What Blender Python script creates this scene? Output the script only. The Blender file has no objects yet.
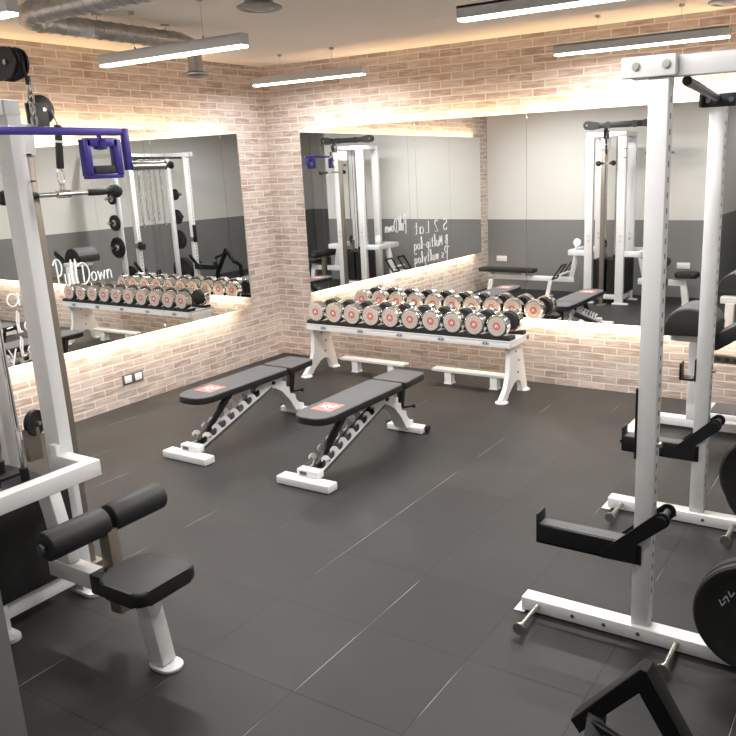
import bpy, bmesh, math, random
from mathutils import Vector, Matrix
random.seed(7)
S = bpy.context.scene
COL = S.collection
PI = math.pi

# ------------------------------------------------------------------ materials
def newmat(name):
    m = bpy.data.materials.new(name); m.use_nodes = True
    nt = m.node_tree; b = nt.nodes['Principled BSDF']
    return m, nt, b
def simple(name, col, rough=.5, metal=0., noise=.06, nscale=30., bump=0., bscale=200., spec=.5, coat=0.):
    m, nt, b = newmat(name); N = nt.nodes.new; L = nt.links.new
    tc = N('ShaderNodeTexCoord')
    nz = N('ShaderNodeTexNoise'); nz.inputs['Scale'].default_value = nscale; nz.inputs['Detail'].default_value = 4
    L(tc.outputs['Object'], nz.inputs['Vector'])
    mx = N('ShaderNodeMix'); mx.data_type = 'RGBA'
    mx.inputs['A'].default_value = (*[c*(1-noise) for c in col], 1)
    mx.inputs['B'].default_value = (*[min(1, c*(1+noise)) for c in col], 1)
    L(nz.outputs['Fac'], mx.inputs['Factor']); L(mx.outputs['Result'], b.inputs['Base Color'])
    b.inputs['Roughness'].default_value = rough; b.inputs['Metallic'].default_value = metal
    b.inputs['Specular IOR Level'].default_value = spec
    b.inputs['Coat Weight'].default_value = coat
    if bump:
        n2 = N('ShaderNodeTexNoise'); n2.inputs['Scale'].default_value = bscale
        L(tc.outputs['Object'], n2.inputs['Vector'])
        bp = N('ShaderNodeBump'); bp.inputs['Strength'].default_value = bump; bp.inputs['Distance'].default_value = .002
        L(n2.outputs['Fac'], bp.inputs['Height']); L(bp.outputs['Normal'], b.inputs['Normal'])
    return m
def emit(name, col, s):
    m, nt, b = newmat(name)
    b.inputs['Base Color'].default_value = (*col, 1)
    b.inputs['Emission Color'].default_value = (*col, 1); b.inputs['Emission Strength'].default_value = s
    return m

M = {}
M['white'] = simple('white_powder_coat', (.76, .76, .765), .38, noise=.03, bump=.1, bscale=600)
M['black'] = simple('black_metal', (.008, .008, .009), .4, noise=.2)
M['rubber'] = simple('black_rubber', (.012, .012, .012), .65, noise=.25, bump=.3)
M['vinyl'] = simple('dark_grey_vinyl', (.085, .085, .088), .62, noise=.06, bump=.25, bscale=350)
M['vinyl_side'] = simple('black_vinyl', (.012, .012, .012), .5, noise=.2, bump=.15, bscale=350)
M['foam'] = simple('black_foam_cover', (.014, .014, .015), .55, noise=.2, bump=.3, bscale=300)
M['chrome'] = simple('chrome', (.80, .79, .77), .14, 1., noise=.03)
M['steel'] = simple('brushed_steel', (.52, .50, .47), .3, 1., noise=.08)
M['bronze'] = simple('bronze_grey_steel', (.24, .205, .165), .4, .5, noise=.08)
M['disc'] = simple('grey_dumbbell_face', (.60, .56, .50), .4, .2, noise=.05)
M['red'] = simple('red_badge', (.56, .18, .16), .5, noise=.05)
M['mark'] = simple('white_print', (.85, .82, .80), .5, noise=.02)
M['grey_print'] = simple('grey_tag', (.42, .42, .44), .5, noise=.1)
M['dark_print'] = simple('dark_tag', (.08, .08, .085), .5, noise=.1)
M['blue'] = simple('blue_anodised_metal', (.035, .022, .22), .38, .25, noise=.08)
M['grey_paint'] = simple('grey_wave_plate', (.62, .61, .60), .4, noise=.03)
M['alu'] = simple('aluminium_housing', (.60, .60, .60), .45, .1, noise=.04)
M['duct'] = None
M['beige'] = simple('warm_soffit_paint', (.62, .52, .42), .8, noise=.04)
M['plastic'] = simple('white_plastic', (.82, .81, .79), .35, noise=.02)
M['darkframe'] = simple('dark_socket_frame', (.10, .09, .085), .4, noise=.1)
M['marker'] = simple('white_marker_pen', (.9, .9, .9), .6, noise=.02)
M['marker'].node_tree.nodes['Principled BSDF'].inputs['Specular IOR Level'].default_value = .1
M['glow'] = emit('linear_light_diffuser', (1., .97, .93), 6.)
M['led'] = emit('warm_led_strip', (1., .84, .62), 7.)

def duct_mat():
    m, nt, b = newmat('galvanised_spiral_duct'); N = nt.nodes.new; L = nt.links.new
    nz = N('ShaderNodeTexNoise'); nz.inputs['Scale'].default_value = 14; nz.inputs['Detail'].default_value = 5
    tc = N('ShaderNodeTexCoord'); L(tc.outputs['Object'], nz.inputs['Vector'])
    r = N('ShaderNodeValToRGB'); r.color_ramp.elements[0].color = (.33, .32, .31, 1); r.color_ramp.elements[1].color = (.58, .56, .53, 1)
    L(nz.outputs['Fac'], r.inputs['Fac']); L(r.outputs['Color'], b.inputs['Base Color'])
    b.inputs['Metallic'].default_value = .9; b.inputs['Roughness'].default_value = .38
    return m
M['duct'] = duct_mat()

def brick_mat(name, axis):
    m, nt, b = newmat(name); N = nt.nodes.new; L = nt.links.new
    tc = N('ShaderNodeTexCoord'); sp = N('ShaderNodeSeparateXYZ'); cb = N('ShaderNodeCombineXYZ')
    L(tc.outputs['Object'], sp.inputs[0]); L(sp.outputs[axis], cb.inputs['X']); L(sp.outputs['Z'], cb.inputs['Y'])
    # slight irregularity of the courses
    nz = N('ShaderNodeTexNoise'); nz.inputs['Scale'].default_value = 9; L(cb.outputs[0], nz.inputs['Vector'])
    sc = N('ShaderNodeVectorMath'); sc.operation = 'MULTIPLY_ADD'
    L(nz.outputs['Color'], sc.inputs[0]); sc.inputs[1].default_value = (.012, .008, 0); L(cb.outputs[0], sc.inputs[2])
    br = N('ShaderNodeTexBrick'); L(sc.outputs[0], br.inputs['Vector'])
    br.offset = .5; br.inputs['Scale'].default_value = 1.
    br.inputs['Brick Width'].default_value = .218; br.inputs['Row Height'].default_value = .0645
    br.inputs['Mortar Size'].default_value = .0055; br.inputs['Mortar Smooth'].default_value = .35; br.inputs['Bias'].default_value = -.1
    br.inputs['Color1'].default_value = (.37, .275, .23, 1); br.inputs['Color2'].default_value = (.54, .45, .395, 1)
    br.inputs['Mortar'].default_value = (.68, .63, .58, 1)
    # whitewash streaks along the bricks
    mp = N('ShaderNodeMapping'); mp.inputs['Scale'].default_value = (7, 46, 1); L(cb.outputs[0], mp.inputs['Vector'])
    n2 = N('ShaderNodeTexNoise'); n2.inputs['Scale'].default_value = 1.; n2.inputs['Detail'].default_value = 5; L(mp.outputs[0], n2.inputs['Vector'])
    rr = N('ShaderNodeValToRGB'); rr.color_ramp.elements[0].position = .42; rr.color_ramp.elements[1].position = .72
    rr.color_ramp.elements[0].color = (0, 0, 0, 1); rr.color_ramp.elements[1].color = (.7, .7, .7, 1)
    L(n2.outputs['Fac'], rr.inputs['Fac'])
    mx = N('ShaderNodeMix'); mx.data_type = 'RGBA'; mx.inputs['B'].default_value = (.68, .635, .60, 1)
    L(rr.outputs['Color'], mx.inputs['Factor']); L(br.outputs['Color'], mx.inputs['A'])
    L(mx.outputs['Result'], b.inputs['Base Color'])
    b.inputs['Roughness'].default_value = .9; b.inputs['Specular IOR Level'].default_value = .2
    inv = N('ShaderNodeMath'); inv.operation = 'MULTIPLY_ADD'; L(br.outputs['Fac'], inv.inputs[0]); inv.inputs[1].default_value = -1.; inv.inputs[2].default_value = 1.
    ad = N('ShaderNodeMath'); ad.operation = 'MULTIPLY_ADD'; L(n2.outputs['Fac'], ad.inputs[0]); ad.inputs[1].default_value = .35; L(inv.outputs[0], ad.inputs[2])
    bp = N('ShaderNodeBump'); bp.inputs['Strength'].default_value = .35; bp.inputs['Distance'].default_value = .005
    L(ad.outputs[0], bp.inputs['Height']); L(bp.outputs['Normal'], b.inputs['Normal'])
    return m
M['brick_x'] = brick_mat('brick_back', 'X'); M['brick_y'] = brick_mat('brick_left', 'Y')

def floor_mat():
    m, nt, b = newmat('rubber_tile_floor'); N = nt.nodes.new; L = nt.links.new
    tc = N('ShaderNodeTexCoord'); mp = N('ShaderNodeMapping'); L(tc.outputs['Object'], mp.inputs['Vector'])
    mp.inputs['Location'].default_value = (-.34+2, -.083+10, 0)
    nz = N('ShaderNodeTexNoise'); nz.inputs['Scale'].default_value = 3; L(tc.outputs['Object'], nz.inputs['Vector'])
    sc = N('ShaderNodeVectorMath'); sc.operation = 'MULTIPLY_ADD'; L(nz.outputs['Color'], sc.inputs[0]); sc.inputs[1].default_value = (.006, .006, 0); L(mp.outputs[0], sc.inputs[2])
    br = N('ShaderNodeTexBrick'); L(sc.outputs[0], br.inputs['Vector']); br.offset = 0; br.inputs['Scale'].default_value = 1
    br.inputs['Brick Width'].default_value = .5; br.inputs['Row Height'].default_value = .5
    br.inputs['Mortar Size'].default_value = .0022; br.inputs['Mortar Smooth'].default_value = .3; br.inputs['Bias'].default_value = 0
    br.inputs['Color1'].default_value = (.021, .021, .0212, 1); br.inputs['Color2'].default_value = (.027, .027, .027, 1)
    br.inputs['Mortar'].default_value = (.006, .006, .006, 1)
    # rubber granules
    g = N('ShaderNodeTexNoise'); g.inputs['Scale'].default_value = 450; g.inputs['Detail'].default_value = 2; L(tc.outputs['Object'], g.inputs['Vector'])
    c2 = N('ShaderNodeTexNoise'); c2.inputs['Scale'].default_value = 2.2; c2.inputs['Detail'].default_value = 6; L(tc.outputs['Object'], c2.inputs['Vector'])
    m1 = N('ShaderNodeMath'); m1.operation = 'MULTIPLY_ADD'; L(g.outputs['Fac'], m1.inputs[0]); m1.inputs[1].default_value = .5; m1.inputs[2].default_value = .5
    m2 = N('ShaderNodeMath'); m2.operation = 'MULTIPLY_ADD'; L(c2.outputs['Fac'], m2.inputs[0]); m2.inputs[1].default_value = .7; L(m1.outputs[0], m2.inputs[2])
    vm = N('ShaderNodeVectorMath'); vm.operation = 'SCALE'; L(br.outputs['Color'], vm.inputs[0]); L(m2.outputs[0], vm.inputs['Scale'])
    # chalk dust scattered in patches along seams running into the room
    sp = N('ShaderNodeSeparateXYZ'); L(mp.outputs[0], sp.inputs[0])
    md = N('ShaderNodeMath'); md.operation = 'PINGPONG'; L(sp.outputs['X'], md.inputs[0]); md.inputs[1].default_value = .25
    # distance of x to nearest seam (seams at multiples of .5)
    lt = N('ShaderNodeMath'); lt.operation = 'LESS_THAN'; L(md.outputs[0], lt.inputs[0]); lt.inputs[1].default_value = .0016
    dn = N('ShaderNodeTexNoise'); dn.inputs['Scale'].default_value = 1.6; dn.inputs['Detail'].default_value = 8; L(tc.outputs['Object'], dn.inputs['Vector'])
    dr = N('ShaderNodeValToRGB'); dr.color_ramp.elements[0].position = .53; dr.color_ramp.elements[1].position = .62
    L(dn.outputs['Fac'], dr.inputs['Fac'])
    mu = N('ShaderNodeMath'); mu.operation = 'MULTIPLY'; L(lt.outputs[0], mu.inputs[0]); L(dr.outputs['Color'], mu.inputs[1])
    mm = N('ShaderNodeMath'); mm.operation = 'MULTIPLY'; L(mu.outputs[0], mm.inputs[0]); mm.inputs[1].default_value = .75
    mx = N('ShaderNodeMix'); mx.data_type = 'RGBA'; L(mm.outputs[0], mx.inputs['Factor']); L(vm.outputs[0], mx.inputs['A']); mx.inputs['B'].default_value = (.42, .41, .39, 1)
    L(mx.outputs['Result'], b.inputs['Base Color'])
    b.inputs['Roughness'].default_value = .52; b.inputs['Specular IOR Level'].default_value = .32
    inv = N('ShaderNodeMath'); inv.operation = 'MULTIPLY_ADD'; L(br.outputs['Fac'], inv.inputs[0]); inv.inputs[1].default_value = -3.; L(g.outputs['Fac'], inv.inputs[2])
    bp = N('ShaderNodeBump'); bp.inputs['Strength'].default_value = .4; bp.inputs['Distance'].default_value = .001
    L(inv.outputs[0], bp.inputs['Height']); L(bp.outputs['Normal'], b.inputs['Normal'])
    return m
M['floor'] = floor_mat()

def band_mat():
    m, nt, b = newmat('white_over_grey_paint'); N = nt.nodes.new; L = nt.links.new
    tc = N('ShaderNodeTexCoord'); sp = N('ShaderNodeSeparateXYZ'); L(tc.outputs['Object'], sp.inputs[0])
    gt = N('ShaderNodeMath'); gt.operation = 'GREATER_THAN'; L(sp.outputs['Z'], gt.inputs[0]); gt.inputs[1].default_value = 1.08
    nz = N('ShaderNodeTexNoise'); nz.inputs['Scale'].default_value = 3; L(tc.outputs['Object'], nz.inputs['Vector'])
    mx = N('ShaderNodeMix'); mx.data_type = 'RGBA'; L(gt.outputs[0], mx.inputs['Factor'])
    mx.inputs['A'].default_value = (.20, .20, .195, 1); mx.inputs['B'].default_value = (.66, .65, .62, 1)
    L(mx.outputs['Result'], b.inputs['Base Color']); b.inputs['Roughness'].default_value = .75
    return m
M['band'] = band_mat()
M['ceiling'] = simple('ceiling_paint', (.80, .72, .63), .9, noise=.03, nscale=2)
def mirror_mat():
    m, nt, b = newmat('mirror_glass')
    b.inputs['Base Color'].default_value = (.88, .89, .885, 1); b.inputs['Metallic'].default_value = 1; b.inputs['Roughness'].default_value = .004
    return m
M['mirror'] = mirror_mat()

# ------------------------------------------------------------------ mesh helpers
def B(): return bmesh.new()
def xf(bm, vs, mat):
    if mat is not None: bmesh.ops.transform(bm, matrix=mat, verts=vs)
def box(bm, c, s, mat=None, bev=0.):
    r = bmesh.ops.create_cube(bm, size=1.)
    vs = r['verts']
    bmesh.ops.scale(bm, vec=s, verts=vs)
    if bev > 0:
        es = list({e for v in vs for e in v.link_edges})
        rb = bmesh.ops.bevel(bm, geom=es, offset=min(bev, min(s)*.45), segments=2, profile=.5, affect='EDGES')
        vs = list({v for f in rb['faces'] for v in f.verts} | {v for v in vs if v.is_valid})
    bmesh.ops.translate(bm, vec=c, verts=vs)
    xf(bm, vs, mat); return vs
def box2(bm, a, b, bev=0., mat=None):
    c = [(a[i]+b[i])/2 for i in range(3)]; s = [abs(b[i]-a[i]) for i in range(3)]
    return box(bm, c, s, mat, bev)
def frame_of(d, up=(0, 0, 1)):
    d = Vector(d).normalized(); up = Vector(up)
    if abs(d.dot(up)) > .99: up = Vector((0, 1, 0))
    x = d.cross(up).normalized(); y = x.cross(d).normalized()
    return Matrix((x, y, d)).transposed().to_4x4()
def beam(bm, p, q, w, h, bev=.003, up=(0, 0, 1)):
    """rectangular tube from p to q, w across, h towards up"""
    p = Vector(p); q = Vector(q); L = (q-p).length
    mt = Matrix.Translation((p+q)/2) @ frame_of(q-p, up)
    return box(bm, (0, 0, 0), (w, h, L), mt, bev)
def cyl(bm, p, q, r, r2=None, n=24):
    p = Vector(p); q = Vector(q)
    res = bmesh.ops.create_cone(bm, cap_ends=True, segments=n, radius1=r, radius2=r if r2 is None else r2, depth=(q-p).length)
    xf(bm, res['verts'], Matrix.Translation((p+q)/2) @ frame_of(q-p)); return res['verts']
def lathe(bm, prof, p, d, n=40):
    """prof list of (r, t) along d from p"""
    mt = Matrix.Translation(Vector(p)) @ frame_of(d)
    rings = []
    for r, t in prof:
        rings.append([bm.verts.new(mt @ Vector((r*math.cos(2*PI*k/n), r*math.sin(2*PI*k/n), t))) for k in range(n)])
    for a, b in zip(rings, rings[1:]):
        for k in range(n): bm.faces.new((a[k], a[(k+1) % n], b[(k+1) % n], b[k]))
    bm.faces.new(rings[0][::-1]); bm.faces.new(rings[-1])
def tube(bm, pts, r, n=10):
    pts = [Vector(p) for p in pts]; rings = []
    prevx = None
    for i, p in enumerate(pts):
        d = (pts[min(i+1, len(pts)-1)]-pts[max(i-1, 0)]).normalized()
        if prevx is None:
            up = Vector((0, 0, 1)) if abs(d.z) < .9 else Vector((0, 1, 0)); x = d.cross(up).normalized()
        else: x = (prevx - d*prevx.dot(d)).normalized()
        prevx = x; y = d.cross(x)
        rings.append([bm.verts.new(p + r*(math.cos(2*PI*k/n)*x+math.sin(2*PI*k/n)*y)) for k in range(n)])
    for a, b in zip(rings, rings[1:]):
        for k in range(n): bm.faces.new((a[k], a[(k+1) % n], b[(k+1) % n], b[k]))
    bm.faces.new(rings[0][::-1]); bm.faces.new(rings[-1])
def prism(bm, poly, axis, a, b, bev=0.):
    """poly of 2D points in the plane normal to axis, extruded from a to b. axis x:(y,z) y:(x,z) z:(x,y)"""
    def P(u, v, t): return {'x': (t, u, v), 'y': (u, t, v), 'z': (u, v, t)}[axis]
    lo = [bm.verts.new(P(u, v, a)) for u, v in poly]; hi = [bm.verts.new(P(u, v, b)) for u, v in poly]
    fs = [bm.faces.new(lo), bm.faces.new(hi)]; n = len(poly)
    for k in range(n): fs.append(bm.faces.new((lo[k], lo[(k+1) % n], hi[(k+1) % n], hi[k])))
    if bev:
        es = list({e for f in fs[:2] for e in f.edges})
        bmesh.ops.bevel(bm, geom=es, offset=bev, segments=3, profile=.5, affect='EDGES')
def rrect(x0, y0, x1, y1, r, n=6):
    out = []
    rs = r if isinstance(r, (list, tuple)) else [r]*4
    for (cx, cy, a0, rr) in ((x1-rs[0], y1-rs[0], 0, rs[0]), (x0+rs[1], y1-rs[1], 90, rs[1]), (x0+rs[2], y0+rs[2], 180, rs[2]), (x1-rs[3], y0+rs[3], 270, rs[3])):
        for k in range(n+1):
            t = math.radians(a0+90*k/n); out.append((cx+rr*math.cos(t), cy+rr*math.sin(t)))
    return out
def circ(cx, cy, r, n=24, rx=None):
    return [(cx+(rx or r)*math.cos(2*PI*k/n), cy+r*math.sin(2*PI*k/n)) for k in range(n)]

def obj(name, bm, mat, parent=None, smooth=True, label=None):
    bmesh.ops.recalc_face_normals(bm, faces=bm.faces)
    me = bpy.data.meshes.new(name); bm.to_mesh(me); bm.free()
    mats = mat if isinstance(mat, (list, tuple)) else [mat]
    for k in mats: me.materials.append(M[k])
    if smooth:
        for p in me.polygons: p.use_smooth = True
        try: me.set_sharp_from_angle(angle=math.radians(35))
        except Exception: pass
    o = bpy.data.objects.new(name, me); COL.objects.link(o)
    if parent is not None:
        o.parent = parent; o.matrix_parent_inverse = PINV(parent)
    if label: o['label'] = label
    return o
def PINV(parent):
    # parents sit un-rotated at their own location: children are modelled in world coordinates
    loc = Vector((0, 0, 0)); p = parent
    while p is not None: loc += p.location + (p.matrix_parent_inverse.translation if p.parent else Vector((0, 0, 0))); p = p.parent
    return Matrix.Translation(-loc)
def tag(o, label, cat, group=None, kind=None):
    if label: o['label'] = label
    if cat: o['category'] = cat
    if group: o['group'] = group
    if kind: o['kind'] = kind
    return o
def thing(name, label, cat, loc=(0, 0, 0), group=None):
    o = bpy.data.objects.new(name, None); COL.objects.link(o); o.location = loc; o.empty_display_size = .1
    return tag(o, label, cat, group)
def kids(o): return [c for c in bpy.data.objects if c.parent == o]
def dup(o, parent=None):
    c = o.copy(); COL.objects.link(c)
    if parent is not None: c.parent = parent
    for k in [x for x in list(COL.objects) if x.parent == o]: dup(k, c)
    return c
def struct(name, bm, mat, smooth=False):
    o = obj(name, bm, mat, None, smooth); o['kind'] = 'structure'; return o

# ------------------------------------------------------------------ room
H = 2.937; XR = 6.05; YF = -5.17; YB = -8.2; XE = 3.32
bm = B(); box2(bm, (-.15, YB-.15, -.1), (XR+.15, .15, 0)); struct('floor', bm, 'floor')
bm = B(); box2(bm, (-.15, YB-.15, H), (XR+.15, .15, H+.1)); struct('ceiling', bm, 'ceiling')
bm = B(); box2(bm, (-.15, 0, 0), (XR+.15, .15, H)); struct('wall_back', bm, 'brick_x')
bm = B(); box2(bm, (-.15, YF, 0), (0, 0, H)); struct('wall_left', bm, 'brick_y')
bm = B(); box2(bm, (-.15, YB, 0), (XE, YF, H)); struct('wall_front', bm, 'band')
bm = B(); box2(bm, (XR, YB, 0), (XR+.15, 0, H)); struct('wall_right', bm, 'band')
bm = B(); box2(bm, (XE, YB-.15, 0), (XR+.15, YB, H)); struct('wall_rear', bm, 'band')

# ------------------------------------------------------------------ mirrors with hidden LED strips
ZM0, ZM1 = .60, 2.318
def wall_mirror(axis, cuts, label):
    if axis == 'back': loc = (cuts[0], 0, ZM0)
    else: loc = (0, cuts[0], ZM0)
    t = thing('wall_mirror', label, 'mirror', loc)
    def bx(bm, a0, a1, d0, d1, z0, z1, bev=0):
        if axis == 'back': box2(bm, (a0, -d0, z0), (a1, -d1, z1), bev)
        else: box2(bm, (d0, a0, z0), (d1, a1, z1), bev)
    lo, hi = min(cuts[0], cuts[-1]), max(cuts[0], cuts[-1])
    bm = B(); bx(bm, lo+.02, hi-.02, 0.001, .066, ZM0+.05, ZM1-.05); obj('backing_board', bm, 'white', t, False)
    for a, b in zip(cuts, cuts[1:]):
        bm = B(); bx(bm, min(a, b)+.0012, max(a, b)-.0012, .068, .076, ZM0, ZM1); obj('mirror_pane', bm, 'mirror', t, False)
    for z in (ZM0+.028, ZM1-.028):
        bm = B(); bx(bm, lo+.1, hi-.1, .05, .062, z-.006, z+.006); obj('led_strip', bm, 'led', t, False, 'glowing warm white LED strip behind the mirror edge')
    return t
mb = wall_mirror('back', [.495, .73, 1.82, 2.91, 4.0, 5.09, 5.95], 'wide frameless mirror of several panes on the back brick wall above the dumbbell rack')
ml = wall_mirror('left', [-.5, -.73, -1.64, -2.73, -3.82, -4.78], 'frameless wall mirror on the left brick wall with white handwriting on it')
mb.rotation_euler.x = -.0042

def arc(cx, cy, rx, ry, a0, a1, n=9): return [(cx+rx*math.cos(math.radians(a0+(a1-a0)*k/n)), cy+ry*math.sin(math.radians(a0+(a1-a0)*k/n))) for k in range(n+1)]
GL = {
 'P': [[(.15, 1.3), (.22, .6), (.3, -.35)], arc(.3, .95, .65, .45, 160, -100)],
 'u': [[(.1, .6), (.12, .15)]+arc(.45, .15, .33, .2, 180, 360, 6)+[(.8, .6), (.85, 0)]],
 'l': [[(.3, 0), (.2, .6), (.5, 1.3), (.7, 1.1), (.45, .4), (.6, 0), (.9, .05)]],
 'D': [[(.35, 1.15), (.35, 0)], arc(.3, .6, .75, .72, 130, -110, 12)],
 'o': [arc(.5, .3, .42, .3, 90, 450, 10)],
 'w': [[(.05, .6), (.25, 0), (.5, .5), (.75, 0), (.95, .6)]],
 'n': [[(.1, .6), (.12, 0), (.2, .4)]+arc(.5, .4, .3, .2, 180, 0, 6)+[(.85, 0)]],
 'S': [arc(.5, .78, .35, .22, 30, 270, 8)+arc(.5, .28, .4, .28, 90, -160, 8)],
 'e': [[(.1, .3), (.85, .35)]+arc(.5, .3, .38, .3, 10, 320, 9)],
 'a': [arc(.45, .3, .36, .3, 60, 400, 9)+[(.85, .6), (.85, 0)]],
 't': [[(.45, 1.0), (.45, .05), (.7, 0)], [(.1, .65), (.85, .68)]],
 'd': [arc(.42, .3, .34, .3, 60, 400, 9)+[(.8, 1.1), (.8, 0)]],
 'R': [[(.15, 0), (.15, 1)]+arc(.2, .75, .6, .25, 90, -90, 6)+[(.85, 0)]],
 'i': [[(.5, .6), (.5, 0)], [(.5, .85), (.52, .9)]],
 'M': [[(.05, 0), (.15, 1), (.5, .3), (.85, 1), (.95, 0)]], 'L': [[(.15, 1), (.15, 0), (.8, .02)]],
 'C': [arc(.55, .5, .45, .5, 50, 310, 9)],
 'b': [[(.15, 1.1), (.15, 0)]+arc(.45, .3, .33, .3, -140, 150, 8)],
 'p': [[(.15, .6), (.15, -.45)], arc(.45, .3, .33, .3, 150, -150, 8)],
 'y': [[(.1, .6), (.45, .05)], [(.85, .6), (.3, -.45)]],
 's': [arc(.5, .46, .3, .15, 40, 270, 6)+arc(.5, .16, .33, .16, 90, -150, 6)],
 'g': [arc(.45, .3, .34, .3, 60, 400, 9)+[(.8, .6), (.8, -.3)]+arc(.45, -.3, .35, .18, 0, -150, 5)],
 'B': [[(.15, 0), (.15, 1)]+arc(.2, .77, .5, .23, 90, -90, 6)+arc(.2, .27, .6, .27, 90, -90, 6)],
 'm': [[(.05, .6), (.07, 0), (.1, .4)]+arc(.27, .4, .17, .2, 170, 0, 4)+[(.44, 0), (.46, .4)]+arc(.65, .4, .18, .2, 170, 0, 4)+[(.85, 0)]],
 '2': [arc(.45, .75, .35, .25, 160, -20, 7)+[(.1, 0), (.85, .03)]],
 'J': [[(.2, 1), (.9, 1)], [(.6, 1), (.6, .2)]+arc(.35, .2, .25, .2, 0, -160, 5)],
 '-': [[(.15, .35), (.8, .4)]], ' ': [],
}
W = {'l': .55, 'i': .4, ' ': .6, '-': .7, 't': .7, 'w': 1.05, 'D': 1.2, 'P': 1.0}
def word(s): return [(GL[c], W.get(c, .8)) for c in s]
def writing(text, label, y0, y1, z, h, tilt=0., r=.0036, x=.0795):
    """handwriting in marker on the left mirror between y0 and y1"""
    bm = B(); wd = word(text); tot = sum(w for _, w in wd)*1.2; sx = (y1-y0)/tot; a = 0
    for ch, w in wd:
        for st in ch:
            tube(bm, [(x, y0+(a+px*w)*sx, z+pz*h+tilt*(a+px*w)*sx) for px, pz in st], r, 6)
        a += w*1.2
    return tag(obj('marker_writing', bm, 'marker', None), label, 'handwriting', None)
writing('Pull', 'white handwritten word Pull on the left mirror above the reflected dumbbells', -2.63, -2.43, 1.13, .15)
writing('Down', 'white handwritten word Down on the left mirror above the reflected dumbbells', -2.42, -2.11, 1.13, .12)
writing('S 2 Lat', 'top line of white handwriting on the left mirror, nearer the front wall', -3.72, -2.80, 1.04, .16)
writing('B Multip-log', 'middle line of white handwriting on the left mirror, nearer the front wall', -3.72, -2.78, .84, .13)
writing('Ps multylog', 'bottom line of white handwriting on the left mirror, nearer the front wall', -3.72, -2.78, .655, .12)

# ------------------------------------------------------------------ lamps
def area(name, loc, sx, sy, power, col, direction):
    ld = bpy.data.lights.new(name, 'AREA'); ld.shape = 'RECTANGLE'; ld.size = sx; ld.size_y = sy; ld.energy = power; ld.color = col
    o = bpy.data.objects.new(name, ld); COL.objects.link(o); o.location = loc
    o.rotation_euler = Vector(direction).to_track_quat('-Z', 'Y').to_euler()
    return o
def linear_light(x0, x1, y, z, label, power=38.):
    t = thing('linear_light', label, 'ceiling light', ((x0+x1)/2, y, z), 'hanging linear LED lights')
    bm = B()
    # open channel: top and two sides
    box2(bm, (x0, y-.032, z), (x1, y-.026, z+.062)); box2(bm, (x0, y+.026, z), (x1, y+.032, z+.062)); box2(bm, (x0, y-.032, z+.05), (x1, y+.032, z+.062))
    box2(bm, (x0-.004, y-.032, z), (x0, y+.032, z+.062)); box2(bm, (x1, y-.032, z), (x1+.004, y+.032, z+.062))
    obj('housing', bm, 'alu', t, False)
    bm = B(); box2(bm, (x0, y-.030, z-.013), (x1, y+.030, z-.0005), .004); obj('diffuser', bm, 'glow', t, False)
    for xx in (x0+.32, x1-.32):
        bm = B(); cyl(bm, (xx, y, z+.062), (xx, y, H), .0016, n=8); cyl(bm, (xx, y, H-.02), (xx, y, H-.0005), .018, n=16); cyl(bm, (xx, y, z+.062), (xx, y, z+.08), .007, n=10)
        obj('suspension_wire', bm, 'steel', t)
    a = area('lamp_glow', ((x0+x1)/2, y, z-.0145), x1-x0, .05, power, (1, .98, .96), (0, 0, -1))
    a.parent = t; a.matrix_parent_inverse = PINV(t)
linear_light(1.12, 2.36, -2.765, 2.65, 'hanging linear light just below the metal ducts, upper left', 40)
linear_light(.44, 1.66, -.59, 2.70, 'hanging linear light in front of the brick corner between the two mirrors', 19)
linear_light(3.52, 4.76, -2.33, 2.70, 'hanging linear light at the top middle, its right end out of the photo', 44)
linear_light(3.32, 4.55, -.46, 2.70, 'hanging linear light near the back brick wall above the white power rack', 20)
linear_light(.86, 2.10, -4.0, 2.70, 'hanging linear light cut by the top left corner of the photo', 26)
linear_light(3.75, 5.0, -4.25, 2.70, 'hanging linear light above the power rack side nearest the photographer', 20)
linear_light(3.8, 5.05, -6.9, 2.70, 'hanging linear light in the rear of the room behind the photographer', 5)
# LED coves: lamps along the mirror edges shining onto the brick
LEDC = (1., .67, .34); LEDB = (1., .84, .65)
for (p, s, d) in (((3.37, -.054, ZM1-.03), 4.9, (0, .25, 1)), ((3.27, -.045, ZM0+.03), 5.1, (0, .25, -1))):
    pw = 40 if d[2] > 0 else 23
    a = area('cove_glow', p, s, .02, pw, LEDC if d[2] > 0 else LEDB, d); a.parent = mb; a.matrix_parent_inverse = PINV(mb)
for (p, s, d) in (((.054, -2.80, ZM1-.03), 3.75, (-.25, 0, 1)), ((.045, -2.70, ZM0+.03), 3.9, (-.25, 0, -1))):
    pw = 31 if d[2] > 0 else 17.5
    ld = area('cove_glow', p, .02, s, pw, LEDC if d[2] > 0 else LEDB, d); ld.rotation_euler = (0, math.radians(180+28) if d[2] > 0 else math.radians(14), 0)
    ld.parent = ml; ld.matrix_parent_inverse = PINV(ml)
for o in COL.objects:
    if o.type == 'LIGHT' and o.name.startswith('cove') and o.parent is mb:
        o.rotation_euler = (math.radians(180+28) if o.location.z > 1.5 else math.radians(14), 0, 0)

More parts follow.
